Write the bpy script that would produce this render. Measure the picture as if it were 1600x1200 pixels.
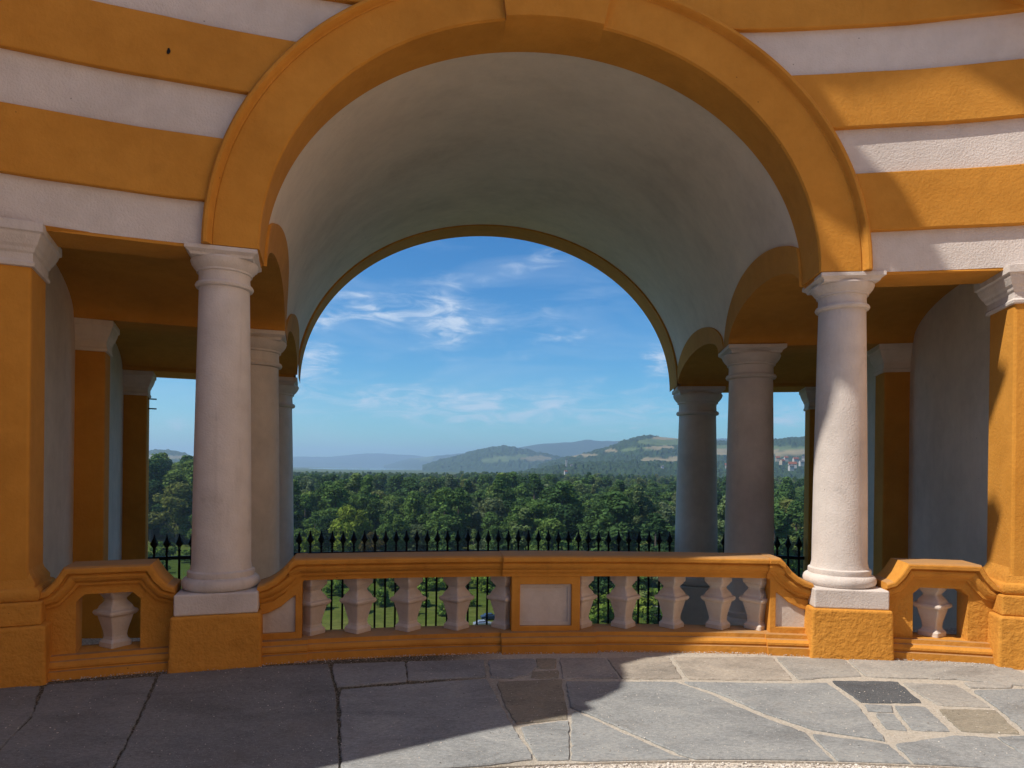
import bpy, bmesh, math, random
import numpy as np
from mathutils import Matrix, Vector
random.seed(7); rng = np.random.default_rng(11)
for o in list(bpy.data.objects): bpy.data.objects.remove(o)
scene = bpy.context.scene
PI = math.pi
# ------------------------------------------------------------------ camera
CX, CY, CH, YAW, ROLL, FPX, V0 = -.8262, 7.0075, 1.65, .0912, .0115, 1028.27, 130.29
cd = bpy.data.cameras.new('camera'); cam = bpy.data.objects.new('camera', cd)
scene.collection.objects.link(cam); scene.camera = cam
cd.sensor_width = 36; cd.lens = 36*FPX/1600; cd.shift_y = V0/1600
cd.clip_start = .1; cd.clip_end = 80000
cam.matrix_world = (Matrix.Translation((CX, CY, CH)) @ Matrix.Rotation(-YAW, 4, 'Z')
                    @ Matrix.Rotation(PI/2, 4, 'X') @ Matrix.Rotation(ROLL, 4, 'Z'))
# ------------------------------------------------------------------ sun direction
SAZ, SEL = math.radians(78), math.radians(52)      # azimuth from -Y towards -X
L = Vector((-math.sin(SAZ)*math.cos(SEL), -math.cos(SAZ)*math.cos(SEL), math.sin(SEL)))
# ------------------------------------------------------------------ world
w = bpy.data.worlds.new('World'); scene.world = w; w.use_nodes = True
nt = w.node_tree; nt.nodes.clear()
def N(t, **k):
    n = nt.nodes.new(t)
    for a, b in k.items(): setattr(n, a, b)
    return n
def math_(op, a, b=None, c=None):
    n = N('ShaderNodeMath', operation=op)
    for i, v in enumerate((a, b, c)):
        if v is None: continue
        if isinstance(v, (int, float)): n.inputs[i].default_value = v
        else: nt.links.new(v, n.inputs[i])
    return n.outputs[0]
sky = N('ShaderNodeTexSky'); sky.sky_type = 'NISHITA'; sky.sun_disc = False
sky.sun_elevation = SEL; sky.sun_rotation = PI + SAZ
sky.altitude = 250; sky.air_density = 1.0; sky.dust_density = .5; sky.ozone_density = .6
hs = N('ShaderNodeHueSaturation'); hs.inputs['Saturation'].default_value = 1.42
nt.links.new(sky.outputs[0], hs.inputs['Color'])
tc_ = N('ShaderNodeTexCoord'); sx = N('ShaderNodeSeparateXYZ'); nt.links.new(tc_.outputs['Generated'], sx.inputs[0])
az = math_('ARCTAN2', sx.outputs[0], sx.outputs[1]); el = math_('ARCSINE', sx.outputs[2])
cmb = N('ShaderNodeCombineXYZ'); nt.links.new(az, cmb.inputs[0]); nt.links.new(math_('MULTIPLY', el, 2.2), cmb.inputs[1])
def noise(vec, scale, detail, rough, dist=0):
    n = N('ShaderNodeTexNoise'); n.inputs['Scale'].default_value = scale; n.inputs['Detail'].default_value = detail
    n.inputs['Roughness'].default_value = rough; n.inputs['Distortion'].default_value = dist
    nt.links.new(vec, n.inputs['Vector']); return n
nw = noise(cmb.outputs[0], 7, 4, .6)
wv = N('ShaderNodeVectorMath', operation='SUBTRACT'); nt.links.new(nw.outputs['Color'], wv.inputs[0]); wv.inputs[1].default_value = (.5, .5, .5)
ws = N('ShaderNodeSeparateXYZ'); nt.links.new(wv.outputs[0], ws.inputs[0])
nw2 = noise(cmb.outputs[0], 34, 3, .6); wv2 = N('ShaderNodeSeparateXYZ'); nt.links.new(nw2.outputs['Color'], wv2.inputs[0])
azw = math_('MULTIPLY_ADD', ws.outputs[0], .10, az); elw = math_('MULTIPLY_ADD', ws.outputs[1], .045, el)
azw = math_('MULTIPLY_ADD', math_('SUBTRACT', wv2.outputs[0], .5), .045, azw); elw = math_('MULTIPLY_ADD', math_('SUBTRACT', wv2.outputs[1], .5), .022, elw)
def px_dir(x, y):
    u, v = (x-800)/FPX, -(y-730.3-.0115*(x-800))/FPX
    a = math.atan(u); return a+YAW, math.atan(v*math.cos(a))
acc = None
for (x, y, rx, ry, rot, amp) in [(610,480,110,22,-8,.75),(695,520,44,46,-25,.7),(560,470,42,15,20,.45),(790,500,130,18,-4,.42),
        (880,522,70,9,-4,.55),(490,562,50,24,-25,.9),(625,549,24,5,-4,.6),(830,405,85,20,-12,.42),(700,440,70,10,-5,.3),
        (1030,563,26,20,30,1.1),(1215,655,60,16,3,.75),(950,672,16,6,0,.5),(985,668,12,6,0,.5),(870,630,280,24,2,.62),(560,620,220,20,3,.55),(700,655,320,18,1,.5),(960,600,120,10,2,.4),
        (820,555,60,12,-6,.3),(270,660,24,7,0,.5),(500,500,40,9,-6,.4),(940,458,30,8,0,.25),(150,500,170,30,5,.5),(1400,480,160,40,-8,.5)]:
    a0, e0 = px_dir(x, y); sxr, syr = rx/FPX*.9, ry/FPX*.9
    da = math_('SUBTRACT', azw, a0); de = math_('SUBTRACT', elw, e0); c, s = math.cos(math.radians(-rot)), math.sin(math.radians(-rot))
    p = math_('DIVIDE', math_('ADD', math_('MULTIPLY', da, c), math_('MULTIPLY', de, s)), sxr)
    q = math_('DIVIDE', math_('SUBTRACT', math_('MULTIPLY', de, c), math_('MULTIPLY', da, s)), syr)
    d2 = math_('ADD', math_('MULTIPLY', p, p), math_('MULTIPLY', q, q))
    g = math_('MULTIPLY', math_('POWER', 2.718, math_('MULTIPLY', d2, -.8)), amp)
    acc = g if acc is None else math_('ADD', acc, g)
st = N('ShaderNodeMapping'); st.inputs['Scale'].default_value = (7, 13, 1); st.inputs['Rotation'].default_value = (0, 0, .25)
nt.links.new(cmb.outputs[0], st.inputs[0])
nf = noise(st.outputs[0], 2.0, 5, .6, 1.0)
gen = noise(st.outputs[0], .5, 4, .62, .6)
fine = math_('MAXIMUM', math_('MULTIPLY_ADD', nf.outputs[0], 3.0, -.95), .12)
dens = math_('MULTIPLY', acc, fine)
sm = N('ShaderNodeMapRange', interpolation_type='SMOOTHSTEP'); nt.links.new(dens, sm.inputs[0]); sm.inputs[1].default_value = .04; sm.inputs[2].default_value = .95; sm.inputs[4].default_value = .8
veil = math_('MULTIPLY', math_('MAXIMUM', math_('SUBTRACT', gen.outputs[0], .46), 0), .75)
cl = math_('MINIMUM', math_('ADD', sm.outputs[0], veil), .85)
mx = N('ShaderNodeMix', data_type='RGBA'); nt.links.new(cl, mx.inputs[0]); tn = N('ShaderNodeMix', data_type='RGBA', blend_type='MULTIPLY'); tn.inputs[0].default_value = 1; tn.inputs[7].default_value = (.54, 1.06, 1.28, 1)
nt.links.new(hs.outputs[0], tn.inputs[6]); nt.links.new(tn.outputs[2], mx.inputs[6])
mx.inputs[7].default_value = (6.6, 7.6, 9.0, 1)
bg = N('ShaderNodeBackground'); bg.inputs[1].default_value = .092; nt.links.new(mx.outputs[2], bg.inputs[0])
w.cycles.sampling_method = 'MANUAL'; w.cycles.sample_map_resolution = 256
ow = N('ShaderNodeOutputWorld'); nt.links.new(bg.outputs[0], ow.inputs[0])
# ------------------------------------------------------------------ sun
sd = bpy.data.lights.new('sun', 'SUN'); so = bpy.data.objects.new('sun', sd); scene.collection.objects.link(so)
sd.energy = 5.0; sd.angle = math.radians(.36); sd.color = (1, .905, .765)
so.rotation_euler = L.to_track_quat('Z', 'Y').to_euler(); so.location = (-20, 0, 40)
# ------------------------------------------------------------------ exposure
vs = scene.view_settings; vs.view_transform = 'Standard'; vs.look = 'None'; vs.gamma = 1; vs.exposure = 0.2; vs.use_curve_mapping = False
scene.render.engine = 'CYCLES'
scene.cycles.volume_bounces = 1; scene.cycles.max_bounces = 6; scene.cycles.diffuse_bounces = 4

# ================================================================== geometry helpers
R1, R2, R3, TC, TP, H = 13.13, 16.678, 21.612, .213, .3307, 3.43
C = scene.collection
WM = {}
def polar(r, t, z=0): return Vector((r*math.sin(t), r*math.cos(t), z))
def bend(s, z, d): return polar(R1+d, s/R1, z)
def frame(r, t, z=0): return Matrix.Translation(polar(r, t, z)) @ Matrix.Rotation(-t, 4, 'Z')
def put(o, parent, mat):
    C.objects.link(o)
    WM[o.name] = mat.copy()
    if parent:
        o.parent = parent; o.matrix_basis = WM[parent.name].inverted() @ mat
    else: o.matrix_basis = mat
    return o
def tag(o, label=None, cat=None, group=None, kind=None):
    if label: o['label'] = label
    if cat: o['category'] = cat
    if group: o['group'] = group
    if kind: o['kind'] = kind
    return o
def empty(name, loc, label=None, cat=None, group=None):
    o = bpy.data.objects.new(name, None); o.empty_display_size = .2
    return tag(put(o, None, Matrix.Translation(loc)), label, cat, group)
def mesh(name, V, F, mat=None, parent=None, smooth=False, m=None, sharp=None):
    """V in world coordinates, or local ones when m is given"""
    me = bpy.data.meshes.new(name)
    if m is None:
        m = WM[parent.name].copy() if parent else Matrix.Identity(4)
        iv = m.inverted(); V = [iv @ Vector(v) for v in V]
    me.from_pydata([tuple(v) for v in V], [], F)
    me.validate()
    bm = bmesh.new(); bm.from_mesh(me); bmesh.ops.recalc_face_normals(bm, faces=bm.faces); bm.to_mesh(me); bm.free()
    if mat: me.materials.append(mat)
    if smooth:
        me.polygons.foreach_set('use_smooth', [True]*len(me.polygons))
        if sharp is not None: me.set_sharp_from_angle(angle=math.radians(sharp))
    return put(bpy.data.objects.new(name, me), parent, m)
def link(name, me, parent, m): return put(bpy.data.objects.new(name, me), parent, m)
def bevel(o, wd=.01, seg=2, ang=40):
    b = o.modifiers.new('bevel', 'BEVEL'); b.width = wd; b.segments = seg; b.limit_method = 'ANGLE'; b.angle_limit = math.radians(ang); return o
def grid_faces(nu, nv, cu=False, cv=False):
    F = []
    for i in range(nu if cu else nu-1):
        for j in range(nv if cv else nv-1):
            i2, j2 = (i+1) % nu, (j+1) % nv
            F.append((i*nv+j, i2*nv+j, i2*nv+j2, i*nv+j2))
    return F
def lathe(prof, n=40):
    V = [(r*math.cos(2*PI*k/n), r*math.sin(2*PI*k/n), z) for k in range(n) for (r, z) in prof]
    F = grid_faces(n, len(prof), cu=True); m = len(prof)
    F.append([k*m for k in range(n)][::-1]); F.append([k*m+m-1 for k in range(n)])
    return V, F
def sqlathe(prof, hx=1., hy=1.):
    V = []
    for (sx_, sy_) in ((-1,-1),(1,-1),(1,1),(-1,1)):
        for q in prof: V.append((sx_*q[0]*hx, sy_*q[0]*hy, q[1]))
    m = len(prof); F = grid_faces(4, m, cu=True)
    F.append([0, m, 2*m, 3*m][::-1]); F.append([m-1, 2*m-1, 3*m-1, 4*m-1]); return V, F
def box(x0, x1, y0, y1, z0, z1):
    V = [(x, y, z) for x in (x0, x1) for y in (y0, y1) for z in (z0, z1)]
    return V, [(0,1,3,2),(4,6,7,5),(0,4,5,1),(2,3,7,6),(0,2,6,4),(1,5,7,3)]
def pbox(r0, r1, t0, t1, z0, z1, n=6):
    """box in polar plan"""
    V = []; ts = np.linspace(t0, t1, n+1)
    for t in ts: V += [polar(r0,t,z0), polar(r1,t,z0), polar(r1,t,z1), polar(r0,t,z1)]
    F = grid_faces(n+1, 4, cv=True); F += [(0,1,2,3), (4*n,4*n+1,4*n+2,4*n+3)]
    return V, F
def sweep(path, prof, close=True, dshift=None):
    """profile (d, z rel. to path) along path of (s, z); bent in plan"""
    V = []; n = len(path)
    if path[-1][0] < path[0][0]: path = path[::-1]
    for i, (s, z) in enumerate(path):
        a = path[max(i-1, 0)]; b = path[min(i+1, n-1)]
        t1 = math.atan2(z-a[1], s-a[0]) if i else None
        t2 = math.atan2(b[1]-z, b[0]-s) if i < n-1 else None
        if t1 is None: t1 = t2
        if t2 is None: t2 = t1
        al = (t1+t2)/2; k = 1/max(.6, math.cos((t2-t1)/2))
        if i in (0, n-1): al = 0; k = 1          # ends cut vertical
        for (d, zl) in prof: V.append(bend(s - zl*math.sin(al)*k, z + zl*math.cos(al)*k, d))
    m = len(prof); F = grid_faces(n, m, cv=True); F += [list(range(m)), [(n-1)*m+j for j in range(m)]]
    return V, F
def prism(poly, d0, d1):
    """polygon in (s,z) extruded in depth, bent"""
    n = len(poly); V = [bend(s, z, d0) for s, z in poly] + [bend(s, z, d1) for s, z in poly]
    F = [list(range(n)), list(range(n, 2*n))] + [(i, (i+1) % n, n+(i+1) % n, n+i) for i in range(n)]
    return V, F
def ring(outer, inner, d0, d1):
    n = len(outer)
    V = [bend(s,z,d0) for s,z in outer]+[bend(s,z,d0) for s,z in inner]+[bend(s,z,d1) for s,z in outer]+[bend(s,z,d1) for s,z in inner]
    F = []
    for i in range(n):
        j = (i+1) % n
        F += [(i,j,n+j,n+i),(i,j,2*n+j,2*n+i),(n+i,n+j,3*n+j,3*n+i),(2*n+i,2*n+j,3*n+j,3*n+i)]
    return V, F

# ================================================================== materials
class Mat:
    def __init__(s, name, rough=.85):
        s.m = bpy.data.materials.new(name); s.m.use_nodes = True; s.t = s.m.node_tree; s.t.nodes.clear()
        s.out = s.n('ShaderNodeOutputMaterial'); s.b = s.n('ShaderNodeBsdfPrincipled'); s.b.inputs['Roughness'].default_value = rough
        s.b.inputs['Specular IOR Level'].default_value = .25
        s.l(s.b.outputs[0], s.out.inputs[0]); s.co = s.n('ShaderNodeTexCoord'); s.geo = s.n('ShaderNodeNewGeometry')
        s.pos = s.geo.outputs['Position']
    def n(s, t, **k):
        x = s.t.nodes.new(t)
        for a, b in k.items(): setattr(x, a, b)
        return x
    def l(s, a, b): s.t.links.new(a, b)
    def noise(s, scale, detail=4, rough=.55, vec=None, dist=0):
        x = s.n('ShaderNodeTexNoise'); x.inputs['Scale'].default_value = scale; x.inputs['Detail'].default_value = detail
        x.inputs['Roughness'].default_value = rough; x.inputs['Distortion'].default_value = dist
        s.l(vec or s.pos, x.inputs['Vector']); return x.outputs[0]
    def ramp(s, v, stops):
        r = s.n('ShaderNodeValToRGB'); e = r.color_ramp.elements
        while len(e) < len(stops): e.new(.5)
        for q, (p, c) in zip(e, stops): q.position = p; q.color = (*c, 1) if len(c) == 3 else c
        s.l(v, r.inputs[0]); return r.outputs[0]
    def mix(s, fac, a, b, mode='MIX'):
        x = s.n('ShaderNodeMix', data_type='RGBA', blend_type=mode)
        for i, v in ((0, fac), (6, a), (7, b)):
            if isinstance(v, (int, float)): x.inputs[i].default_value = v
            elif isinstance(v, tuple): x.inputs[i].default_value = (*v, 1)
            else: s.l(v, x.inputs[i])
        return x.outputs[2]
    def math(s, op, a, b=0.):
        x = s.n('ShaderNodeMath', operation=op)
        for i, v in ((0, a), (1, b)):
            if isinstance(v, (int, float)): x.inputs[i].default_value = v
            else: s.l(v, x.inputs[i])
        return x.outputs[0]
    def bump(s, h, strength, dist, prev=None):
        b = s.n('ShaderNodeBump'); b.inputs['Strength'].default_value = strength; b.inputs['Distance'].default_value = dist
        s.l(h, b.inputs['Height'])
        if prev: s.l(prev, b.inputs['Normal'])
        return b.outputs[0]
    def color(s, c): s.l(c, s.b.inputs['Base Color'])
    def normal(s, nrm): s.l(nrm, s.b.inputs['Normal'])
def plaster(name, base, dark, lite, bump=1.0, grime=.35, coarse=38., dust=False):
    m = Mat(name, .9)
    big = m.noise(.9, 3, .6); mid = m.noise(6, 3, .65)
    c = m.ramp(big, [(.3, dark), (.5, base), (.72, lite)])
    c = m.mix(.42, c, m.ramp(mid, [(.3, dark), (.7, lite)]))
    c = m.mix(.8, c, m.ramp(m.noise(.7, 5, .72), [(.3, (.84,.84,.84)), (.5, (1,1,1)), (.7, (1.10,1.09,1.08))]), 'MULTIPLY')
    # thin run-off streaks, blotches and specks
    mp = m.n('ShaderNodeMapping'); mp.inputs['Scale'].default_value = (9, 9, .7); m.l(m.pos, mp.inputs[0])
    strk = m.noise(1.6, 2, .6, mp.outputs[0])
    c = m.mix(m.math('MULTIPLY', m.ramp(strk, [(.56, (0,0,0)), (.75, (1,1,1))]), grime*.3), c, tuple(x*.45 for x in dark))
    blot = m.noise(3.1, 5, .72)
    c = m.mix(m.math('MULTIPLY', m.ramp(blot, [(.6, (0,0,0)), (.78, (1,1,1))]), grime), c, tuple(x*.55 for x in dark))
    vo = m.n('ShaderNodeTexVoronoi'); vo.inputs['Scale'].default_value = 4.5; m.l(m.pos, vo.inputs['Vector'])
    spk = m.math('LESS_THAN', vo.outputs['Distance'], .028)
    c = m.mix(m.math('MULTIPLY', spk, .6), c, tuple(x*.18 for x in dark))
    if dust:
        sn = m.n('ShaderNodeSeparateXYZ'); m.l(m.geo.outputs['True Normal'], sn.inputs[0])
        up = m.n('ShaderNodeMapRange'); m.l(sn.outputs[2], up.inputs[0]); up.inputs[1].default_value = .75; up.inputs[2].default_value = .97
        c = m.mix(m.math('MULTIPLY', m.math('MULTIPLY', up.outputs[0], m.ramp(blot, [(.3, (.55,)*3), (.7, (1,)*3)])), .8), c, (.30,.205,.125))
    m.color(c)
    h = m.math('ADD', m.math('MULTIPLY', m.noise(coarse, 2, .6), bump*.010), m.math('MULTIPLY', m.noise(2.2, 1, .5), .02))
    h = m.math('ADD', h, m.math('MULTIPLY', m.noise(coarse*3.2, 1, .5), bump*.0022))
    m.normal(m.bump(h, .6, 1.0)); return m.m
WHITE = plaster('white_plaster', (.64,.59,.57), (.57,.52,.495), (.69,.645,.625), 1.1, .14, 60.)
VAULT = plaster('vault_plaster', (.76,.66,.555), (.68,.585,.49), (.80,.70,.595), .6, .15)
ORANGE = plaster('orange_plaster', (.55,.246,.037), (.475,.205,.027), (.61,.285,.048), .75, .2)
ROUGHO = plaster('coarse_orange_plaster', (.57,.258,.042), (.45,.196,.028), (.64,.305,.056), 2.0, .35, 24.)
RAILO = plaster('weathered_orange_paint', (.58,.258,.042), (.45,.19,.03), (.65,.305,.054), .8, .5, 30., True)
STONEW = plaster('painted_stone', (.62,.575,.555), (.52,.475,.455), (.68,.635,.615), .7, .5, 62.)
INNER = plaster('inner_plaster', (.70,.62,.54), (.61,.54,.47), (.75,.67,.59), .7, .3, 62.)
BALW = plaster('baluster_stone', (.58,.52,.48), (.45,.39,.35), (.65,.59,.55), .6, .45, 30.)
def iron():
    m = Mat('wrought_iron', .55); c = m.ramp(m.noise(12, 4), [(.3, (.008,.008,.009)), (.8, (.022,.02,.019))]); m.color(c); m.b.inputs['Metallic'].default_value = .4
    return m.m
IRON = iron()
def flag():
    m = Mat('flagstone', .8); oi = m.n('ShaderNodeObjectInfo')
    mp = m.n('ShaderNodeMapping'); mp.inputs['Scale'].default_value = (1, 1.8, 1); mp.inputs['Rotation'].default_value = (0,0,.5); m.l(m.pos, mp.inputs[0])
    a = m.noise(1.7, 6, .72, mp.outputs[0], .6); b_ = m.noise(30, 4, .75, mp.outputs[0]); sp = m.noise(120, 2, .6)
    c = m.mix(1, oi.outputs['Color'], m.ramp(a, [(.25, (.58,.59,.60)), (.5, (1,1,1)), (.75, (1.34,1.30,1.24))]), 'MULTIPLY')
    c = m.mix(1, c, m.ramp(b_, [(.28, (.66,.66,.66)), (.5, (1,1,1)), (.74, (1.30,1.29,1.27))]), 'MULTIPLY')
    c = m.mix(m.ramp(sp, [(.60, (0,0,0)), (.70, (.55,.55,.55))]), c, (.55,.54,.52))
    st = m.noise(.9, 5, .7)
    c = m.mix(m.ramp(st, [(.54, (0,0,0)), (.78, (.4,.4,.4))]), c, (.20,.17,.135))
    vo = m.n('ShaderNodeTexVoronoi'); vo.inputs['Scale'].default_value = 9; m.l(m.pos, vo.inputs['Vector'])
    c = m.mix(m.math('MULTIPLY', m.math('LESS_THAN', vo.outputs['Distance'], .05), .8), c, (.04,.035,.03))
    m.color(c)
    m.l(m.ramp(a, [(.3, (.7,)*3), (.7, (.92,)*3)]), m.b.inputs['Roughness'])
    h = m.math('ADD', m.math('MULTIPLY', m.noise(9, 4, .65, mp.outputs[0]), .010), m.math('MULTIPLY', m.noise(70, 2, .6), .0022))
    m.normal(m.bump(h, .7, 1.0)); return m.m
FLAG = flag()
def mortar():
    m = Mat('mortar', .95); sxn = m.n('ShaderNodeSeparateXYZ'); m.l(m.pos, sxn.inputs[0])
    a = m.noise(60, 5, .7); c = m.ramp(a, [(.25, (.30,.275,.24)), (.5, (.48,.445,.395)), (.75, (.60,.565,.51))])
    moss_shade = m.ramp(m.noise(70, 4, .7), [(.3, (.04,.037,.024)), (.5, (.10,.088,.062)), (.62, (.30,.265,.22))])  # mossy grit colour, with the shade of the left joints put in
    f = m.math('MULTIPLY_ADD', sxn.outputs[0], -1.6); f.node.inputs[2].default_value = -.9
    f = m.math('ADD', f, m.math('MULTIPLY', m.noise(2, 4), .8)); f.node.use_clamp = True
    m.color(m.mix(f, c, moss_shade)); m.normal(m.bump(m.noise(90, 4, .7), .9, .012)); return m.m
MORTAR = mortar()
def gravelm():
    m = Mat('gravel', .9); vo = m.n('ShaderNodeTexVoronoi'); vo.inputs['Scale'].default_value = 75; m.l(m.pos, vo.inputs['Vector'])
    sp = m.n('ShaderNodeSeparateXYZ'); m.l(vo.outputs['Color'], sp.inputs[0])
    c = m.ramp(sp.outputs[0], [(0, (.34,.312,.28)), (.5, (.56,.52,.47)), (1, (.72,.68,.62))]); m.color(c)
    m.normal(m.bump(vo.outputs['Distance'], .8, .01)); return m.m
GRAVEL = gravelm()
def pebblem():
    m = Mat('pebble', .85); oi = m.noise(55, 0); m.color(m.ramp(oi, [(.3, (.24,.22,.20)), (.5, (.50,.47,.44)), (.7, (.70,.67,.64))])); return m.m
PEBBLE = pebblem()

# ================================================================== LOGGIA
lg = empty('loggia', (0, R1, 0), 'orange and white striped loggia with a central vaulted arch on grey columns', 'building')
AI, BI, AO, BO = 2.50, 2.23, 2.95, 2.66        # arch inner / outer half axes
D0 = -.23                                      # white wall face (d)
SE = 6.8                                       # half length of the front wall
def s_out(z):
    k = 1-((z-H)/BO)**2
    return AO*math.sqrt(k)-.01 if k > 0 else 0
bands = [(3.43,3.785,0),(3.785,4.30,1),(4.30,4.71,0),(4.71,5.20,1),(5.20,5.62,0),(5.62,6.20,1),(6.20,6.70,0),(6.70,7.65,1)]
wob = lambda s, z: .004*math.sin(2.3*s+1.7*z)+.003*math.sin(6.1*s+z*3)
for z0, z1, k in bands:
    for sg in ((-1, 1) if z0 < H+BO else (0,)):
        nz = 7; ns = 14; V = []; zs = np.linspace(z0, z1, nz)
        d = D0-.05 if k else D0
        for z in zs:
            e = wob(sg*3, z)
            for j in range(ns):
                if sg == 0: s = -SE+2*SE*j/(ns-1)
                else:
                    a = s_out(z); s = sg*(a+(SE-a)*j/(ns-1))
                zz = z+(wob(s, z0) if z == z0 and z0 > 3.5 else 0)+(wob(s, z1) if z == z1 else 0)
                V.append(bend(s, zz, d))
        m = nz*ns; V += [bend(*(0,0,0)) for _ in range(0)]
        Vb = []
        for i, z in enumerate(zs):
            for j in range(ns):
                if sg == 0: s = -SE+2*SE*j/(ns-1)
                else: a = s_out(z); s = sg*(a+(SE-a)*j/(ns-1))
                Vb.append(bend(s, z, .2))
        V += Vb
        F = grid_faces(nz, ns)+[tuple(x+m for x in f) for f in grid_faces(nz, ns)]
        for j in range(ns-1): F += [(j, j+1, m+j+1, m+j), ((nz-1)*ns+j, (nz-1)*ns+j+1, m+(nz-1)*ns+j+1, m+(nz-1)*ns+j)]
        for i in range(nz-1): F += [(i*ns, (i+1)*ns, m+(i+1)*ns, m+i*ns), (i*ns+ns-1, (i+1)*ns+ns-1, m+(i+1)*ns+ns-1, m+i*ns+ns-1)]
        o = mesh('plaster_band', V, F, ORANGE if k else WHITE, lg)
        if k: bevel(o, .012, 2, 60)
# archivolt
def arch_sweep(t0, t1, n, prof):
    V = []
    for i in range(n):
        t = t0+(t1-t0)*i/(n-1)
        for f, d in prof:                        # f: 0 inner edge, 1 outer edge
            a, b = AI+(AO-AI)*f, BI+(BO-BI)*f
            V.append(bend(-a*math.cos(t), H+b*math.sin(t)+.003, d))
    m = len(prof); F = grid_faces(n, m, cv=True); F += [list(range(m)), [(n-1)*m+j for j in range(m)]]
    return V, F
V, F = arch_sweep(0, PI, 121, [(0,.195),(0,-.255),(.03,-.275),(.80,-.275),(.82,-.268),(.84,-.275),(.86,-.312),(.90,-.332),(.95,-.332),(.99,-.31),(1.0,-.28),(1.0,.195)])
mesh('archivolt', V, F, ORANGE, lg, True, sharp=28)
tk0, tk1 = math.acos(.40/AI), math.acos(-.50/AI)
V, F = arch_sweep(tk0, tk1, 14, [(-.005,.15),(-.005,-.30),(.02,-.322),(.98,-.355),(1.04,-.34),(1.04,.15)])
mesh('keystone', V, F, ORANGE, lg, True, sharp=28)
for sg in (-1, 1):
    V, F = prism([(sg*2.52,3.405),(sg*2.9,3.405),(sg*3.3,3.405),(sg*3.7,3.405),(sg*4.1,3.405),(sg*SE,3.405),(sg*SE,3.432),(sg*4.1,3.432),(sg*3.7,3.432),(sg*3.3,3.432),(sg*2.9,3.432),(sg*2.52,3.432)], D0+.004, .19)
    mesh('lintel', V, F, ORANGE, lg)
# vault (elliptic cone) with lunettes
TH0 = .1905
def rise(r): return BI+.145*(r-12.9)
RB0, RB1 = R1+.19, 21.10
def arcz(r, r0, r1, b, ext):
    rm, h = (r0+r1)/2, (r1-r0)/2+ext
    k = 1-((r-rm)/h)**2
    return b*math.sqrt(k) if k > 0 else 0
bays = [(R1+.20, R2-.34), (R2+.34, 21.12)]
def z_in(r): return H+max(arcz(r, a, b, .36, 0) for a, b in bays)
def z_ex(r): return H+max(arcz(r, a, b, .66, .31) for a, b in bays)
def th_at(r, z):
    k = 1-((z-H)/rise(r))**2; return TH0*math.sqrt(max(k, 0))
rs = np.unique(np.concatenate([np.linspace(RB0, RB1, 70), [b for q in bays for b in q]+[R2]])); rs = rs[(rs >= RB0-1e-6) & (rs <= RB1+1e-6)]
nt_ = 80; V = []
for r in rs:
    t0 = math.asin(min(1, (z_ex(r)-H)/rise(r)))
    for j in range(nt_+1):
        t = t0+(PI-2*t0)*j/nt_
        V.append(polar(r, -TH0*math.cos(t), H+rise(r)*math.sin(t)))
mesh('vault', V, grid_faces(len(rs), nt_+1), VAULT, lg, True)
THW = .337
for sg in (-1, 1):
    for (a, b) in bays:
        rr = np.unique(np.concatenate([np.linspace(a, b, 50), a+(b-a)*(.5-.5*np.cos(np.linspace(0, PI, 30)))]))
        rr = np.clip(rr, RB0, RB1); rr = np.unique(rr)
        # archivolt band on the vault, a little proud, meeting its neighbour over the middle column
        rb = np.unique(np.concatenate([rr, np.linspace(b, R2, 8) if a < R2-1 else np.linspace(R2, a, 8)]))
        V = []; nb = 6
        for r in rb:
            for j in range(nb+1):
                z = z_in(r)+(z_ex(r)-z_in(r))*j/nb
                V.append(polar(r, sg*(th_at(r, z)-.025/r), z))
            V.append(polar(r, sg*(th_at(r, z_ex(r))+.02/r), z_ex(r)+.004))
        for r, first in ((rb[0], True), (rb[-1], False)):      # close the proud ends
            row = [polar(r, sg*(th_at(r, z_in(r)+(z_ex(r)-z_in(r))*j/nb)+.03/r), z_in(r)+(z_ex(r)-z_in(r))*j/nb) for j in range(nb+1)]+[polar(r, sg*(th_at(r, z_ex(r))+.03/r), z_ex(r)+.004)]
            V = row+V if first else V+row
        V2, F = V, grid_faces(len(rb)+2, nb+2)
        mesh('side_archivolt', V2, F, ORANGE, lg, True, sharp=35)
        V = []; ths = None
        for r in rr:
            t0 = th_at(r, z_in(r))-.025/r
            for j in range(9): V.append(polar(r, sg*(t0+(THW+.01-t0)*j/8), z_in(r)))
        mesh('bay_ceiling', V, grid_faces(len(rr), 9), ORANGE, lg, True)
    # beams across the aisles
    V, F = pbox(R2-.335, R2+.335, sg*.1925, sg*THW, H-.02, H+1.2); mesh('cross_beam', V, F, ORANGE, lg)
    V, F = pbox(21.125, 22.2, sg*.1925, sg*.42, H-.02, 7.6); mesh('cross_beam', V, F, ORANGE, lg)
    # outer wall of the aisle
    V, F = pbox(R1+.21, 22.0, sg*THW, sg*(THW+.03), -2.40, 7.6, 2); mesh('side_wall', V, F, INNER, lg)
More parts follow.
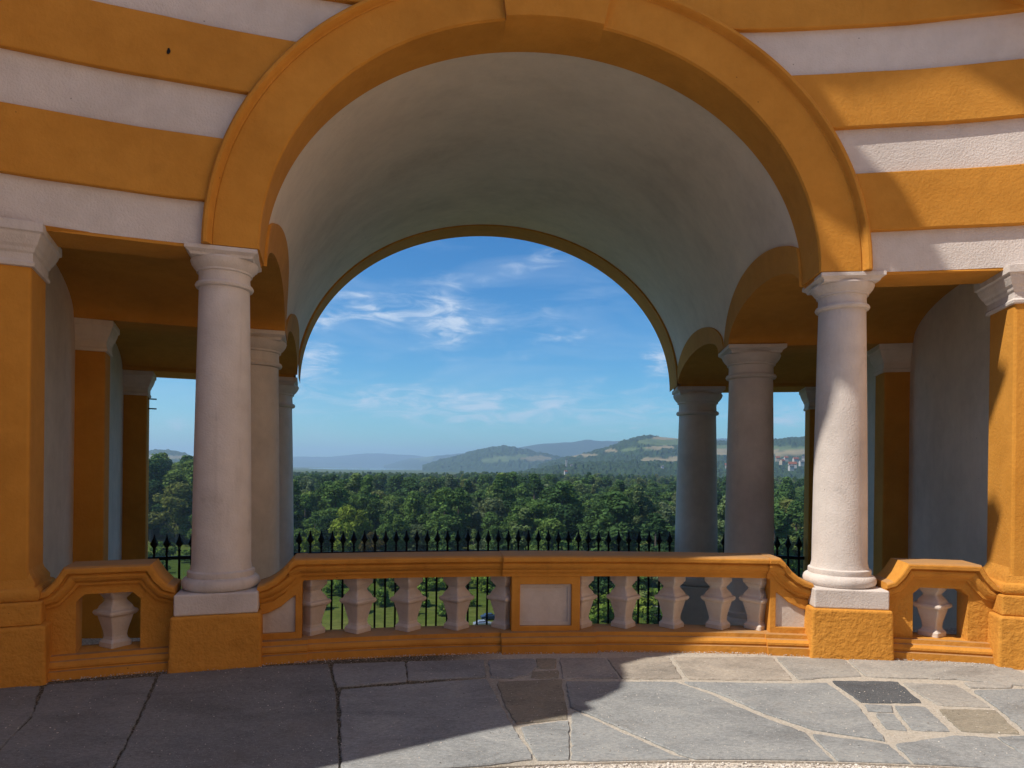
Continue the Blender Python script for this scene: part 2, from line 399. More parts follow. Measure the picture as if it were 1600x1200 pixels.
# outer arch
V = []; n = 81
for i in range(n):
    t = PI*i/(n-1)
    for r in (21.105, 21.3, 22.2):
        V.append(polar(r, -(TH0-.002)*math.cos(t), H+(rise(r)-.03)*math.sin(t)))
    r = 22.2; V.append(polar(r, -(TH0+.002)*math.cos(t)*1.001, 7.6)); V.append(polar(21.105, -(TH0+.002)*math.cos(t), 7.6))
mesh('outer_arch', V, grid_faces(n, 5, cv=True), ORANGE, lg, True, sharp=30)
V, F = pbox(12.6, 22.6, -.43, .43, 7.66, 8.0, 20); mesh('terrace_roof', V, F, STONEW, lg)
V, F = pbox(R1+.30, 22.22, -.40, .40, -2.6, -2.40, 16); o = mesh('gallery_floor', V, F, FLAG, lg); o.color = (.46,.43,.38,1)
V, F = pbox(R1-.05, R1+.30, -.40, .40, -2.6, -.02, 16); mesh('retaining_wall', V, F, ORANGE, lg)

# columns ------------------------------------------------------------
def column(r, t, rb, rt, z0, a, ped):
    """rb/rt shaft radii, z0 top of plinth, a abacus half width"""
    k = rt/.2; m = frame(r, t); ST = STONEW if ped else INNER
    zc = H-.30*k                                   # underside of the capital
    prof = [(rb*1.06, z0+.15*k)]+[(rb*1.04, z0+.17*k),(rb*1.0, z0+.215*k)]
    zb = z0+.215*k
    for i in range(1, 13):
        f = i/12; e = rb+(rt-rb)*(f**1.35); prof.append((e, zb+(zc-zb)*f))
    prof.append((rt*.98, zc+.01))
    V, F = lathe(prof, 48); sh = mesh('column', V, F, ST, lg, True, m=m, sharp=40)
    # capital: astragal, neck, echinus + abacus
    cp = [(rt*.98, zc-.005),(rt*1.12, zc+.005*k),(rt*1.16, zc+.022*k),(rt*1.12, zc+.04*k),(rt*1.03, zc+.045*k),(rt*1.01, zc+.10*k),
          (rt*1.03, zc+.125*k),(rt*1.10, zc+.13*k),(rt*1.10, zc+.145*k),(rt*1.2, zc+.165*k),(rt*1.3, zc+.195*k),(rt*1.34, zc+.22*k),(rt*1.3, zc+.235*k)]
    V, F = lathe(cp, 48); ap = [(a*.86, zc+.225*k),(a*.89, zc+.245*k),(a*.98, zc+.262*k),(a, zc+.266*k),(a, H-.004),(a*.98, H)]
    V2, F2 = sqlathe(ap); nV = len(V); V += V2; F += [tuple(x+nV for x in f) for f in F2]
    mesh('capital', V, F, ST, sh, True, m=m, sharp=30)
    bp = [(rb*1.12, z0)]+[(rb*(1.16+.16*math.sin(PI*i/10)), z0+.10*k*(1-math.cos(PI*i/10))/2) for i in range(11)]+[(rb*1.12, z0+.105*k),(rb*1.14, z0+.125*k),(rb*1.13, z0+.15*k),(rb*1.05, z0+.16*k)]
    V, F = lathe(bp, 48); mesh('base', V, F, ST, sh, True, m=m, sharp=50)
    if ped:
        V, F = box(-.315, .315, -.315, .315, .43, .601); bevel(mesh('plinth', V, F, ST, sh, m=m), .014, 3)
        V, F = sqlathe([(.352, -.05),(.345, .12),(.34, .43)]); o = bevel(mesh('pedestal', V, F, ROUGHO, sh, m=m), .022, 3)
    else:
        V, F = box(-rb*1.35, rb*1.35, -rb*1.35, rb*1.35, -2.40, z0+.001); bevel(mesh('plinth', V, F, ST, sh, m=m), .014, 3)
for sg in (-1, 1):
    column(R1, sg*TC, .235, .20, .60, .275, True)
    column(R2, sg*TC, .35, .305, -.62, .395, False)
    column(R3, sg*TC, .46, .395, -.85, .50, False)
# piers ----------------------------------------------------------------
for sg in (-1, 1):
    for i, r in enumerate((R1, R2, R3)):
        hw = (.212, .218, .262)[i]; m = frame(r, sg*TP); zb = .60 if i == 0 else -2.40; zc = H-.32*(1, 1.25, 1.5)[i]; k = (1, 1.25, 1.5)[i]
        hy = hw if i else .24
        V, F = sqlathe([(hw*1.0, zb+.1),(hw*.985, zc+.02)], 1, hy/hw); pr = bevel(mesh('pier', V, F, ORANGE, lg, m=m), .02, 2)
        cp = [(hw, zc),(hw*1.08, zc+.004),(hw*1.10, zc+.03*k),(hw*1.04, zc+.045*k),(hw*1.04, zc+.10*k),(hw*1.10, zc+.115*k),(hw*1.13, zc+.14*k),(hw*1.20, zc+.16*k),(hw*1.30, zc+.215*k),(hw*1.33, zc+.24*k),(hw*1.40, zc+.25*k),(hw*1.40, H-.004),(hw*1.38, H)]
        V, F = sqlathe(cp, 1, hy/hw); bevel(mesh('capital', V, F, STONEW if i == 0 else INNER, pr, m=m), .008, 2, 20)
        if i == 0:
            bp = [(hw*1.10, .598)]+[(hw*(1.22+.17*math.sin(PI*q/8)), .600+.105*(1-math.cos(PI*q/8))/2) for q in range(9)]+[(hw*1.20, .715),(hw*1.20, .74),(hw*1.04, .80),(hw*.99, .84)]
            V, F = sqlathe(bp); mesh('base', V, F, ROUGHO, pr, True, m=m, sharp=50)
            V, F = box(-.31, .31, -.31, .31, .43, .605); bevel(mesh('plinth', V, F, ROUGHO, pr, m=m), .016, 3)
            V, F = sqlathe([(.355, -.05),(.348, .12),(.34, .43)]); bevel(mesh('pedestal', V, F, ROUGHO, pr, m=m), .022, 3)
        if i == 2 and sg < 0:
            for dz in (0, -.19):
                V, F = box(hw-.02, hw+.14, -.012, .012, 2.9+dz, 2.925+dz); mesh('hook', V, F, IRON, pr, m=m)
# chipped hole in the upper left band
V = [bend(-3.205+.016*math.cos(k*PI/4+.3)*(1, .8, 1.1, .6, .9, 1.2, .7, 1)[k], 4.925+.026*math.sin(k*PI/4+.3)*(1, 1.1, .7, 1, .8, 1.2, .9, .6)[k], D0-.054-.004*(k % 3)) for k in range(8)]+[bend(-3.205, 4.925, D0-.03)]
mesh('plaster_chip', V, [(k, (k+1) % 8, 8) for k in range(8)]+[list(range(8))], IRON, lg)
for sg in (-1, 1):                               # closed wall beyond the end piers
    V, F = pbox(R1-.20, R1+.18, sg*.3475, sg*.54, -.06, 3.402, 8); mesh('end_wall', V, F, WHITE, lg)
# rounded console at the upper right corner
V = []
for j in range(5):
    for i in range(13):
        a = PI*i/12; V.append(bend(4.28-.45*math.cos(a), 5.97-.34*math.sin(a), -.28-.05*j+(0 if j < 4 else 0)))
mesh('console', V, grid_faces(5, 13)+[[4*13+i for i in range(13)]], ORANGE, lg, True, sharp=40)

# ================================================================== BALUSTRADES
RP = [(.14,0),(-.215,.004),(-.240,-.008),(-.244,-.018),(-.242,-.044),(-.204,-.048),(-.202,-.056),(-.214,-.068),(-.216,-.084),(-.204,-.106),(-.182,-.124),(-.172,-.128),(-.170,-.148),(-.140,-.151),(-.138,-.195),(.08,-.195),(.08,-.165),(.14,-.05)]
PP = [(-.270,-.07),(-.266,.056),(-.238,.060),(-.236,.070),(-.246,.078),(-.244,.096),(-.220,.118),(-.194,.124),(-.192,.158),(.11,.158),(.11,-.07)]
shift = lambda pr, dd, dz=0: [(d+dd if d < 0 else d, z+dz) for d, z in pr]
bal_prof = [(q/1.414, z) for q, z in [(.118,.156),(.122,.160),(.122,.198),(.112,.206),(.094,.222),(.088,.245),(.092,.275),(.104,.315),(.119,.36),(.130,.395),(.133,.410),
    (.152,.414),(.166,.426),(.171,.440),(.164,.454),(.143,.460),(.132,.472),(.124,.490),(.101,.512),(.085,.530),(.083,.543),(.096,.556),(.112,.570),(.118,.584),(.130,.588),(.134,.60),(.134,.664)]]
bV, bF = sqlathe(bal_prof)
bal_me = bpy.data.meshes.new('baluster'); bal_me.from_pydata(bV, [], bF); bal_me.materials.append(BALW)
bm = bmesh.new(); bm.from_mesh(bal_me); bmesh.ops.recalc_face_normals(bm, faces=bm.faces); bmesh.ops.bevel(bm, geom=[e for e in bm.edges if abs(e.verts[0].co.z-e.verts[1].co.z) > .002 and abs(e.calc_face_angle(0)) > 1], offset=.008, segments=1, affect='EDGES'); bm.to_mesh(bal_me); bm.free()
def baluster(parent, s):
    j = random.uniform(-.012, .012)
    return link('baluster', bal_me, parent, frame(R1+.02, (s+j)/R1) @ Matrix.Rotation(PI/4+random.uniform(-.04,.04), 4, 'Z'))
def lin(a, b, n): return [a+(b-a)*i/(n-1) for i in range(n)]
ZR = .85
cb = empty('balustrade', (0, R1, 0), 'long orange balustrade with a square central panel under the main arch', 'balustrade')
ramp_c = [(.0,.0),(.05,-.055),(.10,-.115),(.16,-.165),(.225,-.20),(.29,-.22)]
for sg in (-1, 1):
    path = [(sg*s, ZR) for s in lin(.46 if sg > 0 else .36, 2.2, 12)]+[(sg*(2.2+a), ZR+b) for a, b in ramp_c[1:]]
    mesh('handrail', *sweep(path, RP), RAILO, cb, True, sharp=16)
    mesh('handrail_break', *sweep([(sg*2.10, ZR+.004),(sg*2.19, ZR+.004),(sg*2.235, ZR-.036)], shift(RP, -.02)), RAILO, cb, True, sharp=16)
    mesh('plinth_course', *sweep([(sg*s, 0) for s in lin(.50 if sg > 0 else .37, 2.08, 12)], PP), RAILO, cb, True, sharp=16)
    mesh('plinth_course', *sweep([(sg*s, 0.003) for s in lin(2.075, 2.46, 4)], shift(PP, -.028)), RAILO, cb, True, sharp=16)
    # end pier with a white recessed panel
    out = [(2.13,.157),(2.47,.157),(2.47,.47),(2.36,.49),(2.27,.56),(2.20,.66),(2.13,.66)]
    inn = [(2.185,.215),(2.47,.215),(2.47,.375),(2.40,.39),(2.30,.44),(2.23,.50),(2.185,.53)]
    pr = mesh('end_pier', *ring([(sg*a, b) for a, b in out], [(sg*a, b) for a, b in inn], -.152, .08), RAILO, cb); bevel(pr, .006, 2)
    mesh('panel', *prism([(sg*a, b) for a, b in inn], -.125, .07), BALW, pr)
mesh('handrail', *sweep([(s, ZR+.004) for s in lin(-.365, .465, 6)], shift(RP, -.035)), RAILO, cb, True, sharp=16)
mesh('plinth_course', *sweep([(s, .003) for s in lin(-.375, .505, 6)], shift(PP, -.035)), RAILO, cb, True, sharp=16)
rect = lambda a, b, c, d: [(a, c), (b, c), (b, d), (a, d)]
pr = mesh('centre_pier', *ring(rect(-.275,.365,.157,.66), rect(-.195,.285,.205,.585), -.16, .08), RAILO, cb); bevel(pr, .007, 2)
mesh('panel', *ring(rect(-.196,.286,.204,.586), rect(-.165,.255,.235,.555), -.128, .07), BALW, pr)
mesh('panel', *prism(rect(-.166,.256,.234,.556), -.113, .07), BALW, pr)
for s in (-2.05,-1.66,-1.21,-.755,-.315,.405,.81,1.275,1.70,2.06): baluster(cb, s)
for sg in (-1, 1):
    sb = empty('balustrade', (R1*math.sin(sg*.27), R1*math.cos(.27), 0),
        'short shaded balustrade with one baluster, between left column and left pilaster' if sg < 0 else 'short sunlit balustrade with one baluster, between right column and right pilaster', 'balustrade')
    rp = [(3.30-a, b) for a, b in [(.175,-.185),(.12,-.165),(.06,-.10),(.0,.0)]]+[(3.46,0),(3.62,0),(3.78,0)]+[(3.90+a, b) for a, b in [(0,0),(.06,-.10),(.12,-.165),(.20,-.195)]]
    mesh('handrail', *sweep([(sg*a, .84+b) for a, b in rp], RP), RAILO, sb, True, sharp=16)
    mesh('plinth_course', *sweep([(sg*s, 0) for s in lin(3.12, 4.12, 7)], PP), RAILO, sb, True, sharp=16)
    out = [(3.125,.157),(3.4,.157),(3.62,.157),(3.83,.157),(4.10,.157),(4.10,.52),(3.99,.56),(3.90,.66),(3.62,.66),(3.30,.66),(3.21,.56),(3.125,.52)]
    inn = [(3.385,.158),(3.42,.1585),(3.62,.1585),(3.80,.1585),(3.835,.158),(3.835,.5),(3.835,.56),(3.775,.615),(3.62,.615),(3.445,.615),(3.385,.56),(3.385,.5)]
    bevel(mesh('pier_frame', *ring([(sg*a, b) for a, b in out], [(sg*a, b) for a, b in inn], -.135, .08), ROUGHO, sb), .006, 2)
    baluster(sb, sg*3.60)

# ================================================================== IRON FENCE
RF = R3+.05
barV, barF = box(-.021, .021, -.021, .021, -2.40, -.10)
bar_me = bpy.data.meshes.new('bar'); bar_me.from_pydata(barV, [], barF); bar_me.materials.append(IRON)
spV, spF = lathe([(.022,-.11),(.034,-.10),(.034,-.085),(.022,-.075),(.026,-.02),(.072,.045),(.074,.07),(.05,.12),(.026,.175),(.012,.235),(.001,.26)], 8)
sp_me = bpy.data.meshes.new('spearhead'); sp_me.from_pydata(spV, [], spF); sp_me.materials.append(IRON)
for nm, t0, t1, lab in (('c', -.192, .192, 'black iron spear-top fence spanning the wide opening below the arch'),
                        ('l', -.318, -.236, 'short black iron fence between left outer column and pilaster'),
                        ('r', .236, .318, 'short black iron fence between right outer column and pilaster')):
    tm = (t0+t1)/2; fe = empty('iron_fence', polar(RF, tm, -2.40), lab, 'fence')
    n = max(2, round((t1-t0)*RF/.222)); k = 24 if nm == 'c' else 6
    for z, hh in ((-.235, .034), (-2.27, .03)):
        mesh('rail', *pbox(RF-.03, RF+.03, t0, t1, z-hh, z+hh, k), IRON, fe)
    for i in range(n):
        t = t0+(t1-t0)*(i+.5)/n; m = frame(RF, t) @ Matrix.Rotation(random.uniform(-.008,.008), 4, 'Y') @ Matrix.Translation((0,0,random.uniform(-.012,.012)))
        b = link('bar', bar_me, fe, m); link('spearhead', sp_me, b, m)

# ================================================================== PAVING
def ray(x, y):
    a, b = x-800, y-600-V0; cr, sr = math.cos(ROLL), math.sin(ROLL)
    u = cr*a+sr*b; wv_ = -sr*a+cr*b; s, c = math.sin(YAW), math.cos(YAW)
    return Vector((c*u/FPX+s, -s*u/FPX+c, -wv_/FPX))
def on_floor(x, y, z=0):
    d = ray(x, y); t = (z-CH)/d.z; return Vector((CX, CY, CH))+d*t
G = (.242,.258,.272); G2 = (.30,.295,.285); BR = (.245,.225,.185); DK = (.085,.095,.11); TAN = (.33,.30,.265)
G_SHADE = (.195,.206,.214)  # grey darkened further: shade of the left slabs put into their colour
stones = [(G_SHADE,[(-420,1082),(60,1073),(45,1120),(0,1165),(-60,1230),(-420,1250)]),(G_SHADE,[(75,1070),(240,1057),(213,1120),(172,1200),(150,1240),(-40,1240),(5,1168),(52,1120)]),
(G_SHADE,[(252,1054),(411,1042),(511,1038),(521,1075),(524,1130),(526,1222),(162,1240),(182,1200),(222,1122)]),(G,[(521,1038),(630,1034),(634,1063),(529,1072)]),(G,[(637,1034),(755,1031),(757,1056),(640,1062)]),
(G,[(534,1078),(757,1061),(769,1080),(798,1133),(830,1184),(780,1190),(735,1199),(560,1216),(540,1222),(537,1200)]),(G,[(764,1031),(832,1029),(838,1040),(826,1053),(800,1058),(770,1058)]),
(BR,[(838,1029),(867,1029),(867,1043),(843,1043)]),(BR,[(833,1050),(870,1047),(872,1057),(832,1058)]),(BR,[(779,1065),(875,1061),(879,1085),(885,1121),(809,1129),(791,1100)]),
(G,[(815,1136),(886,1126),(888,1184),(842,1186)]),(G2,[(876,1028),(943,1028),(966,1058),(882,1059)]),(TAN,[(950,1028),(1043,1027),(1064,1059),(974,1059)]),(TAN,[(1053,1027),(1205,1027),(1236,1061),(1078,1060)]),
(G2,[(1215,1027),(1318,1030),(1345,1055),(1290,1057),(1250,1061)]),(G2,[(1327,1031),(1562,1036),(1602,1054),(1660,1073),(1600,1070),(1495,1060),(1405,1058),(1356,1056)]),
(G,[(886,1065),(1054,1066),(1106,1084),(1185,1119),(1257,1145),(1303,1193),(1104,1190),(1064,1176),(926,1116),(894,1104)]),(G,[(895,1111),(918,1121),(1050,1180),(1080,1189),(897,1186)]),
(G,[(1070,1066),(1240,1069),(1290,1067),(1336,1100),(1366,1138),(1382,1155),(1272,1138),(1196,1113),(1118,1080)]),(G,[(1270,1147),(1386,1163),(1428,1200),(1322,1197)]),
(DK,[(1302,1064),(1401,1065),(1438,1096),(1349,1096)]),(G,[(1352,1101),(1391,1102),(1394,1111),(1360,1110)]),(G,[(1371,1115),(1393,1115),(1415,1139),(1389,1138)]),(G,[(1400,1103),(1443,1104),(1482,1140),(1428,1139)]),
(G2,[(1413,1067),(1492,1070),(1545,1103),(1467,1100)]),(BR,[(1469,1108),(1553,1109),(1590,1144),(1504,1141)]),(G,[(1402,1163),(1494,1150),(1552,1153),(1610,1187),(1640,1210),(1444,1202)]),
(G2,[(1508,1067),(1580,1067),(1578,1073),(1520,1074)]),(G,[(1523,1079),(1600,1077),(1680,1090),(1720,1150),(1604,1141),(1565,1108)]),(G,[(1562,1152),(1604,1150),(1730,1160),(1760,1218),(1655,1210)]),
(G2,[(1606,1042),(1760,1052),(1800,1090),(1690,1083),(1668,1072)]),(G,[(1690,1090),(1810,1096),(1900,1180),(1735,1155)])]
pv = mesh('terrace_paving', *pbox(10.66, R1+.05, -.46, .46, -.12, -.010, 40), MORTAR); tag(pv, kind='structure')
for col, poly in stones:
    pts = []
    P = [on_floor(*q) for q in poly]; n = len(P)
    orient = -1 if sum(P[i].x*P[(i+1) % n].y-P[(i+1) % n].x*P[i].y for i in range(n)) > 0 else 1
    for i in range(n):
        a, b = P[i], P[(i+1) % n]; k = max(1, int((b-a).length/.045)); nr = Vector((-(b-a).y, (b-a).x, 0)).normalized()
        for q in range(k):
            p = a.lerp(b, q/k); p = p+nr*(random.uniform(-.006, .006)+.012*orient)
            rr = math.hypot(p.x, p.y)
            if rr < 10.67: p = p*(10.67/rr)
            if rr > R1-.02: p = p*((R1-.02)/rr)
            pts.append(p)
    cen = sum(pts, Vector())/len(pts); zt = random.uniform(-.0012, .0025); m = len(pts)
    ins = lambda p, e: p+(cen-p).normalized()*e
    V = [Vector((p.x, p.y, -.05)) for p in pts]+[Vector((p.x, p.y, zt-.006)) for p in pts]+[Vector((*ins(p, .007).xy, zt)) for p in pts]
    F = [(i, (i+1) % m, m+(i+1) % m, m+i) for i in range(m)]+[(m+i, m+(i+1) % m, 2*m+(i+1) % m, 2*m+i) for i in range(m)]+[[2*m+i for i in range(m)]]
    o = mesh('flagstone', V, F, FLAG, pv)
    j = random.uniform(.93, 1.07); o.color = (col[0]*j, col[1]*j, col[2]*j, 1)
# gravel
V, F = box(-60, 60, -60, 13.6, -.30, -.022); gc = tag(mesh('gravel_court', V, F, GRAVEL), kind='structure')
ico = bmesh.new(); bmesh.ops.create_icosphere(ico, subdivisions=1, radius=1); iv = np.array([v.co[:] for v in ico.verts]); ifc = [[v.index for v in f.verts] for f in ico.faces]; ico.free()
def pebbles(name, pts, sizes, mat):
    Vs, Fs = [], []
    for k, (p, s) in enumerate(zip(pts, sizes)):
        a = rng.uniform(0, 6.28); c, sn = math.cos(a), math.sin(a); q = iv*rng.uniform(.75, 1.25, iv.shape)*np.array([1, .75, .55])*s
        x = q[:, 0]*c-q[:, 1]*sn; y = q[:, 0]*sn+q[:, 1]*c
        Vs.append(np.stack([x+p[0], y+p[1], q[:, 2]+p[2]], 1)); Fs += [[i+12*k for i in f] for f in ifc]
    me = bpy.data.meshes.new(name); me.from_pydata(np.concatenate(Vs).tolist(), [], Fs); me.materials.append(mat)
    o = bpy.data.objects.new(name, me); put(o, None, Matrix.Identity(4)); tag(o, kind='stuff'); return o
pts, sz = [], []
for _ in range(9000):
    r = rng.uniform(9.9, 10.66); t = rng.uniform(-.16, .26); s = rng.uniform(.004, .011)
    pts.append((r*math.sin(t), r*math.cos(t), -.022+s*.3)); sz.append(s)
pebbles('gravel', pts, sz, PEBBLE)
pts, sz = [], []
for _ in range(4200):          # grit washed against the wall and loose on the flags
    if rng.random() < .55: r = 12.87-abs(rng.normal(0, .05)); s = rng.uniform(.002, .0065)
    else: r = rng.uniform(10.7, 12.8); s = rng.uniform(.0015, .0055)
    t = rng.uniform(-.36, .36)
    pts.append((r*math.sin(t), r*math.cos(t), .002+s*.2)); sz.append(s)
pebbles('grit', pts, sz, PEBBLE)

# ================================================================== ABBEY WINGS AROUND THE COURT (out of frame, shade and reflected light)
for sg in (-1, 1):
    wg = empty('abbey_wing', (sg*8.5, 0, 0), 'striped %s wing wall of the court beside the loggia' % ('left' if sg < 0 else 'right'), 'building')
    for z0, z1, k in [(-.05,3.43,1)]+bands+([(7.653,18,1)] if sg > 0 else []):
        x0 = 9.4 if sg < 0 else 6.1
        V, F = box(min(sg*x0, sg*13), max(sg*x0, sg*13), -14, 11.6, z0, z1-.003); mesh('plaster_band', V, F, ORANGE if k and z0 < 6.5 else WHITE, wg)
rt = empty('court_wall', (-5.5, 7, 0), 'striped court wall running forward from the left end of the loggia', 'wall')
for z0, z1, k in [(-.05,3.43,1)]+bands:
    V, F = box(-9, -4.95, (1.5 if z1 < 4.6 else 11.55), 12.45, z0, z1-.003); mesh('plaster_band', V, F, ORANGE if k and z0 > 3.5 else WHITE, rt)
Lh = Vector((-math.sin(SAZ), -math.cos(SAZ), 0)); U = Vector((math.cos(SAZ), -math.sin(SAZ), 0)); DD = 3.2  # added unseen slab, outline traced back from the shade edges it should cast
sil = [(-8.6,-7.1),(-9.4,-4),(-10.3,-1),(-10.79,.71),(-10.99,1.33),(-11.15,2.0),(-11.28,2.0),(-11.33,2.11),(-11.49,2.30),(-11.65,2.38),(-11.83,2.46),(-12.04,2.52),(-12.17,2.77),(-12.24,3.1),(-12.25,4.9),(-11.9,5.40),(-11.84,5.62),(-11.5,5.75),(-11.32,5.95),(-11.45,6.1),
       (-11.81,6.22),(-11.86,6.36),(-11.71,6.47),(-11.25,6.70),(-11.41,6.84),(-11.56,7.0),(-11.74,7.0),(-11.83,7.06),(-11.72,7.22),(-11.45,7.74),(-11.34,7.92),(-11.24,7.98),(-10.6,8.2),(-10.6,13),(-19,13),(-19,-7.1)]
V = []
for dd in (0, 1.2):
    for u, v in sil:
        z = (v+math.sin(SEL)*DD)/math.cos(SEL)
        V.append(U*u+Lh*DD+Vector((0,0,z))+L*dd)
n = len(sil); F = [list(range(n)), list(range(n, 2*n))]+[(i, (i+1) % n, n+(i+1) % n, n+i) for i in range(n)]
slab = mesh('shade_slab', V, F, ORANGE); tag(slab, 'added orange slab left of the court, outline cut to cast the shade', 'tower')
fa = empty('church_facade', (0, -14, 0), 'pale church front behind the court', 'building')
mesh('wall', *box(-20, 20, -18, -14, -.1, 34), WHITE, fa); mesh('cornice', *box(-20.5, 20.5, -18.5, -13.5, 34.003, 35), ORANGE, fa)

# ================================================================== LANDSCAPE
ZP = -34.0                                        # level of the river plain
def dirn(x):                                      # horizontal bearing of a column of the view
    a = math.atan((x-800)/FPX)+YAW; return a
def land(x, dist, z=ZP):
    a = dirn(x); k = dist/math.cos(a-YAW)
    return Vector((CX+math.sin(a)*k, CY+math.cos(a)*k, z))
def hz(x): return 730.3+.0115*(x-800)
def z_of(x, y, dist): return CH-(y-hz(x))*dist/FPX
def vnoise(x, y, seed=0):
    """value noise, numpy arrays"""
    xi, yi = np.floor(x).astype(np.int64), np.floor(y).astype(np.int64); fx, fy = x-xi, y-yi
    fx, fy = fx*fx*(3-2*fx), fy*fy*(3-2*fy)
    def h(a, b):
        n = (a*374761393+b*668265263+seed*1442695041) & 0x7fffffff
        n = ((n ^ (n >> 13))*1274126177) & 0x7fffffff; return ((n ^ (n >> 16)) & 0xffff)/65535.
    return (h(xi,yi)*(1-fx)+h(xi+1,yi)*fx)*(1-fy)+(h(xi,yi+1)*(1-fx)+h(xi+1,yi+1)*fx)*fy
def ground_mat():
    m = Mat('meadow', .95); a = m.noise(.012, 5, .6); b = m.noise(.45, 6, .75)
    c = m.ramp(a, [(.3, (.034,.058,.012)), (.5, (.055,.082,.017)), (.68, (.10,.105,.035))])
    c = m.mix(.7, c, m.ramp(b, [(.3, (.45,.5,.4)), (.7, (1.6,1.5,1.3))]), 'MULTIPLY'); m.color(c); m.b.inputs['Specular IOR Level'].default_value = 0
    m.normal(m.bump(b, .6, .4)); return m.m
MEADOW = ground_mat()
V = []; rad_ = [0.5, 60, 100, 160, 260, 420, 700, 1200, 2500, 6000, 14000, 19000]; na = 144
for r in rad_:
    for k in range(na): V.append((CX+r*math.sin(2*PI*k/na), CY+r*math.cos(2*PI*k/na), ZP))
gd = mesh('ground', V, grid_faces(len(rad_), na, cv=True)+[list(range(na))], MEADOW); tag(gd, kind='structure')
def rockm():
    m = Mat('hillside', .95); a = m.noise(.3, 6, .65); m.color(m.ramp(a, [(.35, (.04,.06,.02)), (.6, (.12,.11,.07))])); return m.m
V = []; prof = [(22.15,-2.75),(24,-4.6),(30,-9),(42,-18),(60,-29),(85,-34.4)]
for k in range(96):
    t = 2*PI*k/96
    for r, z in prof: V.append(polar(r+rng.uniform(-.6,.6)*(r > 23), t, z+rng.uniform(-.4,.2)*(r > 23)))
hsd = mesh('hillside', V, grid_faces(96, len(prof), cu=True), rockm()); tag(hsd, kind='structure')
def waterm():
    m = Mat('river_water', .12); m.b.inputs['Base Color'].default_value = (.16,.27,.25,1); m.b.inputs['Specular IOR Level'].default_value = .5
    m.normal(m.bump(m.noise(.35, 3), .25, .2)); return m.m
WATER = waterm()
def sheet(name, pts, mat, z): return tag(mesh(name, [Vector((p.x, p.y, z)) for p in pts], [list(range(len(pts)))], mat), kind='structure')
sheet('river', [land(x, d) for x, d in [(480,6300),(520,5800),(590,5900),(640,6900),(720,8200),(735,9500),(690,12000),(630,11500),(600,9000),(560,8000),(490,7600)]], WATER, ZP+.6)
sheet('river', [land(x, d) for x, d in [(60,96),(252,100),(258,130),(247,152),(236,163),(60,168)]], WATER, ZP+.15)
# ---- hills: a ridge line given by bearing, own distance and depth, land cover by patches
def hillm(name):
    m = Mat(name, .95); at = m.n('ShaderNodeAttribute'); at.attribute_name = 'cover'
    a = m.noise(.02, 5, .7); c = m.mix(1, at.outputs['Color'], m.ramp(a, [(.3, (.62,.66,.62)), (.5, (1,1,1)), (.72, (1.35,1.3,1.2))]), 'MULTIPLY'); m.color(c); return m.m
HILL = hillm('hill_cover')
WOOD, FIELD, CROP, GRASS = (.022,.045,.016), (.15,.135,.07), (.20,.17,.095), (.085,.12,.045)
def hill(name, ridge, dist, depth, nx, ny, rough, cover, seed, back=None):
    """ridge: [(x, y)] skyline in bearings; the hill rises from the plain over 'depth' metres in front of its crest at 'dist'"""
    xs = np.linspace(ridge[0][0], ridge[-1][0], nx); ys = np.interp(xs, [q[0] for q in ridge], [q[1] for q in ridge])
    back = back or depth; js = np.linspace(-1, 1, ny); V, cols = [], []
    for x, y in zip(xs, ys):
        zt = z_of(x, y, dist)
        for j in js:
            d = dist+(j*depth if j < 0 else j*back); f = math.cos(j*PI/2)**1.15 if abs(j) < 1 else 0
            p = land(x, d); V.append([p.x, p.y, ZP-1+(zt-ZP)*f, x, d, f])
    A = np.array(V)
    n1 = vnoise(A[:,0]/rough[1], A[:,1]/rough[1], seed)-.5; n2 = vnoise(A[:,0]/rough[1]*3.1, A[:,1]/rough[1]*3.1, seed+1)-.5
    nn = vnoise(A[:,0]/380, A[:,1]/380, seed+2)
    col = np.zeros((len(A), 3))
    for i, (X, Y, Z, x, d, f) in enumerate(A):
        y = hz(x)-(Z-CH)*FPX/d; c = cover(x, y, nn[i], f)
        col[i] = c
        wooded = c[1] < .06
        Z += (n1[i]+n2[i]*.7)*rough[0]*(1 if wooded else .08)*min(1, f*4)
        V[i] = (X, Y, Z)
    o = mesh(name, V, grid_faces(nx, ny), HILL, None, False); at = o.data.color_attributes.new('cover', 'FLOAT_COLOR', 'POINT')
    at.data.foreach_set('color', np.concatenate([col, np.ones((len(col), 1))], 1).ravel()); tag(o, kind='structure'); return o
def in_el(x, y, es): return any(((x-a)/c)**2+((y-b)/d)**2 < 1 for a, b, c, d in es)
wood = lambda x, y, n, f: WOOD
hill('far_ridge', [(380,727),(430,715),(470,714),(520,713),(560,709),(590,708),(640,711),(700,716),(780,728)], 14500, 2500, 120, 12, (25, 300), wood, 3)
hill('far_ridge', [(600,727),(640,717),(680,712),(720,708),(760,704),(800,703),(860,710),(900,728)], 10500, 1800, 90, 12, (20, 250), lambda x,y,n,f: GRASS if n > .72 else WOOD, 5)
hill('far_ridge', [(760,728),(800,700),(850,694),(900,690),(913,687),(930,689),(990,690),(1060,688),(1140,684),(1250,690),(1330,716)], 9000, 1500, 150, 12, (22, 260), wood, 7)
hill('wooded_hill', [(660,728),(690,718),(715,712),(740,705),(762,700),(790,697),(812,700),(840,707),(880,715),(930,728)], 5200, 900, 180, 40, (22, 45),
     lambda x,y,n,f: GRASS if in_el(x,y,[(790,716,22,4),(765,720,14,3),(815,712,10,3)]) else (FIELD if in_el(x,y,[(838,716,25,3.5)]) else WOOD), 9)
E_f = [(1035,690,40,5.5),(985,703,16,3.2),(1015,700,14,3),(1090,694,30,6),(1160,700,50,6)]
